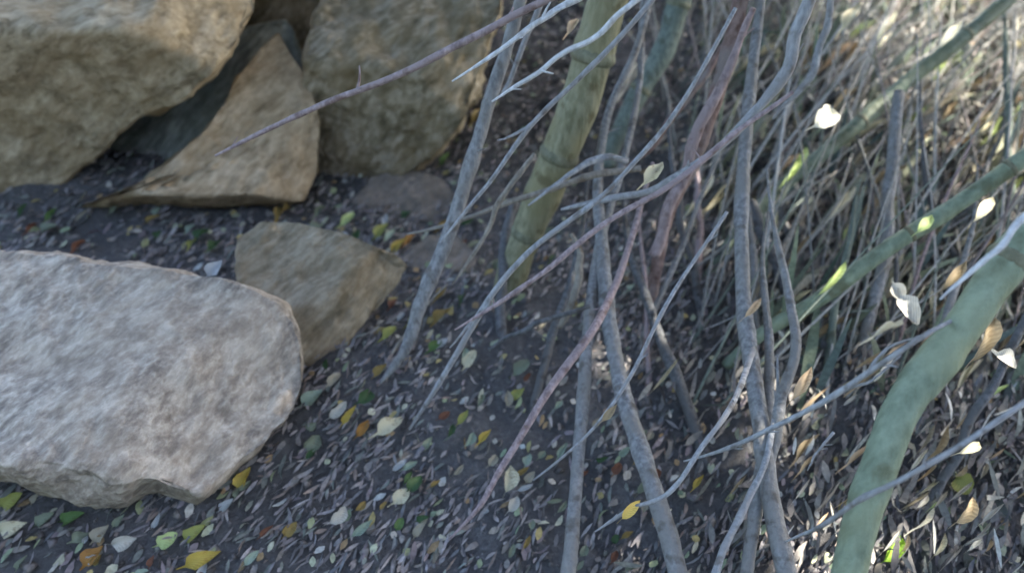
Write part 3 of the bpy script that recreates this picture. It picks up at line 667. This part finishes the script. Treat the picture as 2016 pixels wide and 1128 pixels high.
# nothing tells these apart: pale dead leaves whose light colours double as sun flecks
GD = 'pale dead leaves strewn through the thicket'
cols = ['silver', 'silver', 'white', 'cream', 'beige', 'silver', 'peach', 'tan', 'cream', 'palelime', 'tan', 'beige']
cnt = 0
while cnt < 270:
    px = 2080 - abs(random.gauss(0, 330)); py = random.uniform(-30, 1140)
    if px < 1240 or (py > 700 and px < 1560 and random.random() < .75): continue
    k_ = 1.0 if py < 700 else .7; L = random.uniform(40, 120) * k_; W = random.uniform(8, 17) * k_
    c = random.choice(cols)
    zone = ('beyond the thickest green cane' if px > 2016 - (py - 470) * .5 and py > 480 else 'at the foot of the tallest stem' if py > 700 else
            'between the tallest stem and the low sloping cane' if py > 480 else 'above the slanting green cane' if py < 420 - (px - 1480) * .62 else 'just below the slanting green cane')
    leaf(px, py, L, W, random.gauss(48, 11), c, 'narrow %s dead leaf strewn %s' % ({'greygreen': 'grey-green', 'peach': 'pinkish', 'palelime': 'pale lime'}.get(c, c), zone), GD, lift=random.uniform(.02, .07), name='dead_leaf', kind='lance')
    cnt += 1
GM = 'small drab leaves scattered over the open soil'
cnt = 0
while cnt < 110:
    px = random.uniform(-40, 1300); py = random.uniform(420, 1150)
    P, dd = on_ground(np.array([px]), np.array([py])); P = P[0]
    L = random.uniform(18, 36); W = random.uniform(9, 20)
    if px < 600 and 480 < py < 960: continue
    c = random.choice(['greygreen', 'beige', 'rust', 'greygreen', 'ochre', 'mint', 'darkgreen', 'paleblue'])
    zone = 'along the bottom edge' if py > 1000 else 'between the pink boulder and the lowest mauve twig' if py > 760 and px < 950 else 'under the grey stems' if px > 950 else 'in shade near the dusty tan rock'
    leaf(px, py, L, W, random.gauss(48, 18), c, 'small %s leaf on dark soil %s' % ({'greygreen': 'grey-green', 'paleblue': 'ashen', 'darkgreen': 'dark green', 'rust': 'rusty'}.get(c, c), zone), GM, name='drab_leaf')
    cnt += 1

# ------------------------------------------------------------------ unseen bamboo crown overhead, density and gaps shaped to place sun dapples
def crown():
    g = np.random.default_rng(77); zc = 1.75; sh = np.array([sv.x, sv.y]) / sv.z
    n = 185000
    gx_, gy_ = g.uniform(-2.6, 3.6, n), g.uniform(-.6, 5.0, n)          # where each leaf's shadow falls
    st = np.clip(.62 - .16 * np.maximum(gy_ - 1.2, 0), .28, .62); dens = np.clip(1.0 - (gx_ - st) / .4, CROWN_MIN - np.clip((gy_ - 1.2) * .10, 0, .09), 1)
    k = g.uniform(0, 1, n) < dens; gx_, gy_ = gx_[k], gy_[k]; n = len(gx_)
    for (hx, hy, hd, hr) in SUN_GAPS:
        p = at(np.array(hx), np.array(hy), hd); p = p[:2] - sh * p[2]
        k = np.hypot(gx_ - p[0], gy_ - p[1]) > hr * .62; gx_, gy_ = gx_[k], gy_[k]
    n = len(gx_); z = zc + g.uniform(0, .7, n); c = np.stack([gx_ + sh[0] * z, gy_ + sh[1] * z, z], -1)
    a = g.uniform(0, 6.28, n); el = g.normal(-.35, .35, n); ro = g.normal(0, .5, n); L = g.uniform(.10, .18, n); W = g.uniform(.020, .034, n)
    ux = np.stack([np.cos(a) * np.cos(el), np.sin(a) * np.cos(el), np.sin(el)], -1); sd_ = np.stack([-np.sin(a), np.cos(a), 0 * a], -1)
    vy = sd_ * np.cos(ro)[:, None] + np.cross(ux, sd_) * np.sin(ro)[:, None]
    V = np.stack([c - ux * L[:, None] * .5, c + vy * W[:, None] * .5 - ux * L[:, None] * .1, c + ux * L[:, None] * .5, c - vy * W[:, None] * .5 - ux * L[:, None] * .1], 1).reshape(-1, 3)
    F = np.arange(n * 4).reshape(-1, 4)
    m, t, b = new_mat('bamboo_foliage', 0.6, 0.3); b.inputs['Base Color'].default_value = (.06, .09, .035, 1)
    tag(link('bamboo_foliage', mesh_np('bamboo_foliage', V, F, False), m), 'unseen bamboo foliage overhead, thinned and holed to place sun dapples', None, None, 'stuff')
def sky_screen():  # unseen bushes added behind the camera to dim frontal sky, favouring top light
    g = np.random.default_rng(78); n = 16000
    a = g.uniform(0, math.pi, n); rad = g.uniform(2.6, 3.6, n)
    c = np.stack([-rad * np.cos(a) * 1.2, -rad * np.sin(a) * .9 + .2, g.uniform(0, 3.0, n)], -1)
    d = g.normal(0, 1, (n, 3)); d /= np.linalg.norm(d, axis=1)[:, None]; e = np.cross(d, g.normal(0, 1, (n, 3))); e /= np.linalg.norm(e, axis=1)[:, None]
    L = g.uniform(.12, .24, n)[:, None]
    V = np.stack([c - d * L * .5, c + e * L * .2, c + d * L * .5, c - e * L * .2], 1).reshape(-1, 3)
    tag(link('sky_screen_foliage', mesh_np('sky_screen_foliage', V, np.arange(n * 4).reshape(-1, 4), False), bpy.data.materials['bamboo_foliage']), 'unseen bushes added behind the camera to block low skylight', None, None, 'stuff')
CROWN_MIN = 0.175
SUN_GAPS = [(1620, 228, 1.22, .10), (1792, 610, 1.12, .09), (1770, 575, 1.16, .08), (1676, 30, 1.5, .09), (1870, 68, 1.56, .10), (1580, 752, 1.03, .07), (1938, 665, 1.0, .09), (1982, 708, 1.0, .08), (1752, 1088, 1.08, .08),
        (1820, 440, 1.2, .07), (1640, 545, 1.23, .07), (1560, 330, 1.5, .08), (1247, 996, .9, .06), (1908, 880, 1.0, .08), (1900, 1002, .97, .08), (1286, 340, 1.06, .06), (1938, 410, 1.15, .08), (1880, 540, 1.1, .07)]  # holes cut in the crown so the sun strikes chosen leaves
crown()
sky_screen()

# ------------------------------------------------------------------ litter nobody could count
def litter(name, label, n, xr, yr, Lr, Wr, cols, lean=60, spread=20, seed=1, zl=(0.001, 0.012), bias=None, tiltmax=0.5):
    g = np.random.default_rng(seed)
    x = g.uniform(*xr, n); y = yr[0] + (yr[1] - yr[0]) * g.uniform(0, 1, n) ** 1.25
    if bias is not None:
        keep = g.uniform(0, 1, n) < bias(x, y); x, y = x[keep], y[keep]; n = len(x)
    z = ground_h(x, y) + g.uniform(*zl, n)
    a = np.radians(g.normal(lean, spread, n)); L = g.uniform(*Lr, n); W = g.uniform(*Wr, n)
    el = g.normal(0, tiltmax * .5, n); ro = g.normal(0, tiltmax, n)
    ux = np.stack([np.cos(a) * np.cos(el), np.sin(a) * np.cos(el), np.sin(el)], -1)
    side = np.stack([-np.sin(a), np.cos(a), 0 * a], -1); up = np.cross(ux, side)
    vy = side * np.cos(ro)[:, None] + up * np.sin(ro)[:, None]; up = np.cross(ux, vy)
    c = np.stack([x, y, z], -1); prof = [(-.5, .12), (-.12, .5), (.2, .45), (.5, .06)]
    V = []
    curl = g.normal(0, .12, n)
    for (s, wd) in prof:
        for sg in (-1, 1):
            V.append(c + ux * (s * L)[:, None] + vy * (sg * wd * W)[:, None] + up * (curl * L * (s * s * 4))[:, None])
    V = np.stack(V, 1)
    o8 = (np.arange(n) * 8)[:, None, None]
    f = np.array([[0, 1, 3, 2], [2, 3, 5, 4], [4, 5, 7, 6]])[None]
    F = (o8 + f).reshape(-1, 4)
    cols = np.array(cols); ci = g.integers(0, len(cols), n)
    cc = cols[ci] * g.uniform(.78, 1.2, n)[:, None]
    o = link(name, mesh_np(name, V.reshape(-1, 3), F, True, np.repeat(cc, 8, 0)), M_TINT)
    return tag(o, label, None, None, 'stuff')

SOILC = [tuple(np.array(c) * (2.2, 2.2, 2.0)) for c in [(.12,.112,.125),(.10,.096,.108),(.065,.06,.066),(.08,.072,.078),(.10,.09,.095),(.13,.118,.122),(.075,.077,.088),(.15,.138,.145),(.09,.10,.097),(.11,.088,.082)]]
litter('soil_litter', 'fine dark leaf crumbs covering the soil', 90000, (-1.5, 2.4), (.25, 3.4), (.008, .034), (.0025, .0065), SOILC, seed=3, bias=lambda x, y: np.clip(.62 + 1.1 * fbm(np.stack([x * 5, y * 5, 0 * x], -1), 3, 61), .12, 1))
litter('soil_litter', 'greyish broken leaf bits mixed in the soil', 9000, (-1.4, 2.0), (.25, 3.0), (.010, .032), (.004, .010),
       [(.20, .19, .18), (.24, .23, .21), (.17, .18, .16), (.22, .19, .20)], seed=8)
litter('leaf_fragments', 'small broken yellow-green and pale leaf fragments on the soil', 2600, (-1.4, 1.1), (.25, 2.4), (.008, .024), (.006, .013),
       [(.30, .33, .18), (.36, .38, .26), (.42, .41, .30), (.34, .28, .12), (.22, .28, .18), (.36, .38, .36), (.28, .20, .11), (.40, .38, .33)], seed=41, zl=(.006, .013))
def clods():
    g = np.random.default_rng(91); n = 16000
    x = g.uniform(-1.5, 2.2, n); y = .25 + 3.0 * g.uniform(0, 1, n) ** 1.25
    o6 = np.array([[1, 0, 0], [-1, 0, 0], [0, 1, 0], [0, -1, 0], [0, 0, 1], [0, 0, -1.0]])
    f8 = np.array([[0, 2, 4], [2, 1, 4], [1, 3, 4], [3, 0, 4], [2, 0, 5], [1, 2, 5], [3, 1, 5], [0, 3, 5]])
    r = .0015 + .0075 * g.uniform(0, 1, n) ** 4 + .002 * g.uniform(0, 1, n)
    V = np.stack([x, y, ground_h(x, y) + r * .3], -1)[:, None] + o6[None] * (r[:, None] * g.uniform(.6, 1.3, (n, 3)))[:, None] + g.normal(0, .22, (n, 6, 3)) * r[:, None, None]
    F = (np.arange(n) * 6)[:, None, None] + f8[None]
    c = np.array([(.17, .155, .145), (.12, .112, .108), (.24, .22, .20), (.15, .14, .14)])[g.integers(0, 4, n)] * g.uniform(.8, 1.25, n)[:, None]
    tag(link('soil_crumbs', mesh_np('soil_crumbs', V.reshape(-1, 3), F.reshape(-1, 3), True, np.repeat(c, 6, 0)), M_TINT), 'grit and crumbly clods lying on the bare soil', None, None, 'stuff')
clods()
thick = lambda x, y: np.clip((x - 0.05 - 0.12 * y) / 0.45, 0, 1)
litter('dead_leaf_litter', 'brown and grey dead bamboo leaves matted under the thicket', 34000, (0.0, 3.2), (.3, 4.0), (.02, .06), (.004, .011),
       [(.16, .15, .14), (.20, .19, .175), (.30, .285, .255), (.17, .175, .165), (.25, .235, .205), (.16, .148, .138), (.20, .185, .165), (.12, .13, .115), (.25, .235, .205), (.10, .095, .095), (.14, .155, .135), (.15, .155, .165)], seed=12, zl=(.004, .035), bias=thick, tiltmax=.8)
litter('dead_leaf_litter', 'pale dead bamboo leaf slivers, lightened as sun flecks, under the thicket', 5200, (0.3, 3.2), (.5, 4.0), (.025, .075), (.003, .009),
       [(.50, .47, .38), (.66, .63, .53), (.38, .35, .28), (.55, .55, .50)], seed=15, zl=(.012, .05), bias=lambda x, y: np.clip((x - .2 - .12 * y) / .7, 0, 1), tiltmax=.8)  # pale tints put sun flecks into the leaf colour

def brush(name, label, n, seed, cols):
    g = np.random.default_rng(seed); Vs, Fs, Cs, off = [], [], [], 0
    for k in range(n):
        x = g.uniform(.1, 2.4); y = g.uniform(.8, 3.0)
        if x < 0.16 + .12 * y: continue
        L = g.uniform(.15, .75); a = R(g.normal(58, 24)); el = R(g.uniform(3, 42))
        p0 = np.array([x, y, float(ground_h(x, y)) - .004]); dv = np.array([math.cos(a) * math.cos(el), math.sin(a) * math.cos(el), math.sin(el)])
        s = np.linspace(0, 1, 6)[:, None]; sag = g.normal(0, .07, 3); sag[2] = -abs(sag[2])
        C = p0 + dv * L * s + sag * L * (s ** 2)
        C[:, 2] = np.maximum(C[:, 2], ground_h(C[:, 0], C[:, 1]) + .002)
        r0 = g.uniform(.0012, .0042)
        V, F = tube(C, np.linspace(r0, r0 * .35, 6), 5)
        F = tri_quads(F); Vs.append(V); Fs.append(F + off); off += len(V)
        c = np.array(cols[g.integers(len(cols))]) * g.uniform(.7, 1.25); Cs.append(np.tile(c, (len(V), 1)))
    o = link(name, mesh_np(name, np.vstack(Vs), np.vstack(Fs), True, np.vstack(Cs)), M_TINT)
    tag(o, label, None, None, 'stuff')
brush('dry_brush', 'tangle of fine dry grey twigs through the thicket floor', 2300, 31,
      [(.34, .34, .32), (.44, .44, .41), (.26, .26, .24), (.28, .235, .22), (.20, .235, .19), (.42, .42, .40), (.30, .28, .24)])

def blades(name, label, n, seed, cols):
    g = np.random.default_rng(seed); Vs, Fs, Cs, off = [], [], [], 0
    for k in range(n):
        x = g.uniform(.15, 2.6); y = g.uniform(.8, 3.2)
        if x < 0.22 + .12 * y: continue
        L = g.uniform(.10, .32); a = R(g.normal(58, 22)); el = R(g.uniform(8, 55)); wd = g.uniform(.003, .009)
        p0 = np.array([x, y, float(ground_h(x, y)) - .004]); dv = np.array([math.cos(a) * math.cos(el), math.sin(a) * math.cos(el), math.sin(el)])
        t = np.linspace(0, 1, 6)[:, None]; C = p0 + dv * L * t + np.array([0, 0, -g.uniform(.1, .5) * L]) * t ** 2
        C[:, 2] = np.maximum(C[:, 2], ground_h(C[:, 0], C[:, 1]) + .003)
        sd = np.array([-math.sin(a), math.cos(a), g.normal(0, .4)]); prof = np.array([.4, .9, 1, .8, .5, .04])[:, None]
        V = np.stack([C - sd * wd * prof, C + sd * wd * prof + [0, 0, .002]], 1).reshape(-1, 3)
        F = np.array([[2 * i, 2 * i + 1, 2 * i + 3, 2 * i + 2] for i in range(5)])
        Vs.append(V); Fs.append(F + off); off += len(V)
        Cs.append(np.tile(np.array(cols[g.integers(len(cols))]) * g.uniform(.7, 1.25), (len(V), 1)))
    o = link(name, mesh_np(name, np.vstack(Vs), np.vstack(Fs), True, np.vstack(Cs)), M_TINT)
    tag(o, label, None, None, 'stuff')
blades('grass', 'thin grey-green grass blades growing through the thicket litter', 1500, 55,
       [(.16, .21, .14), (.20, .25, .17), (.08, .12, .09), (.18, .20, .13), (.22, .24, .18), (.12, .16, .14), (.34, .35, .24)])
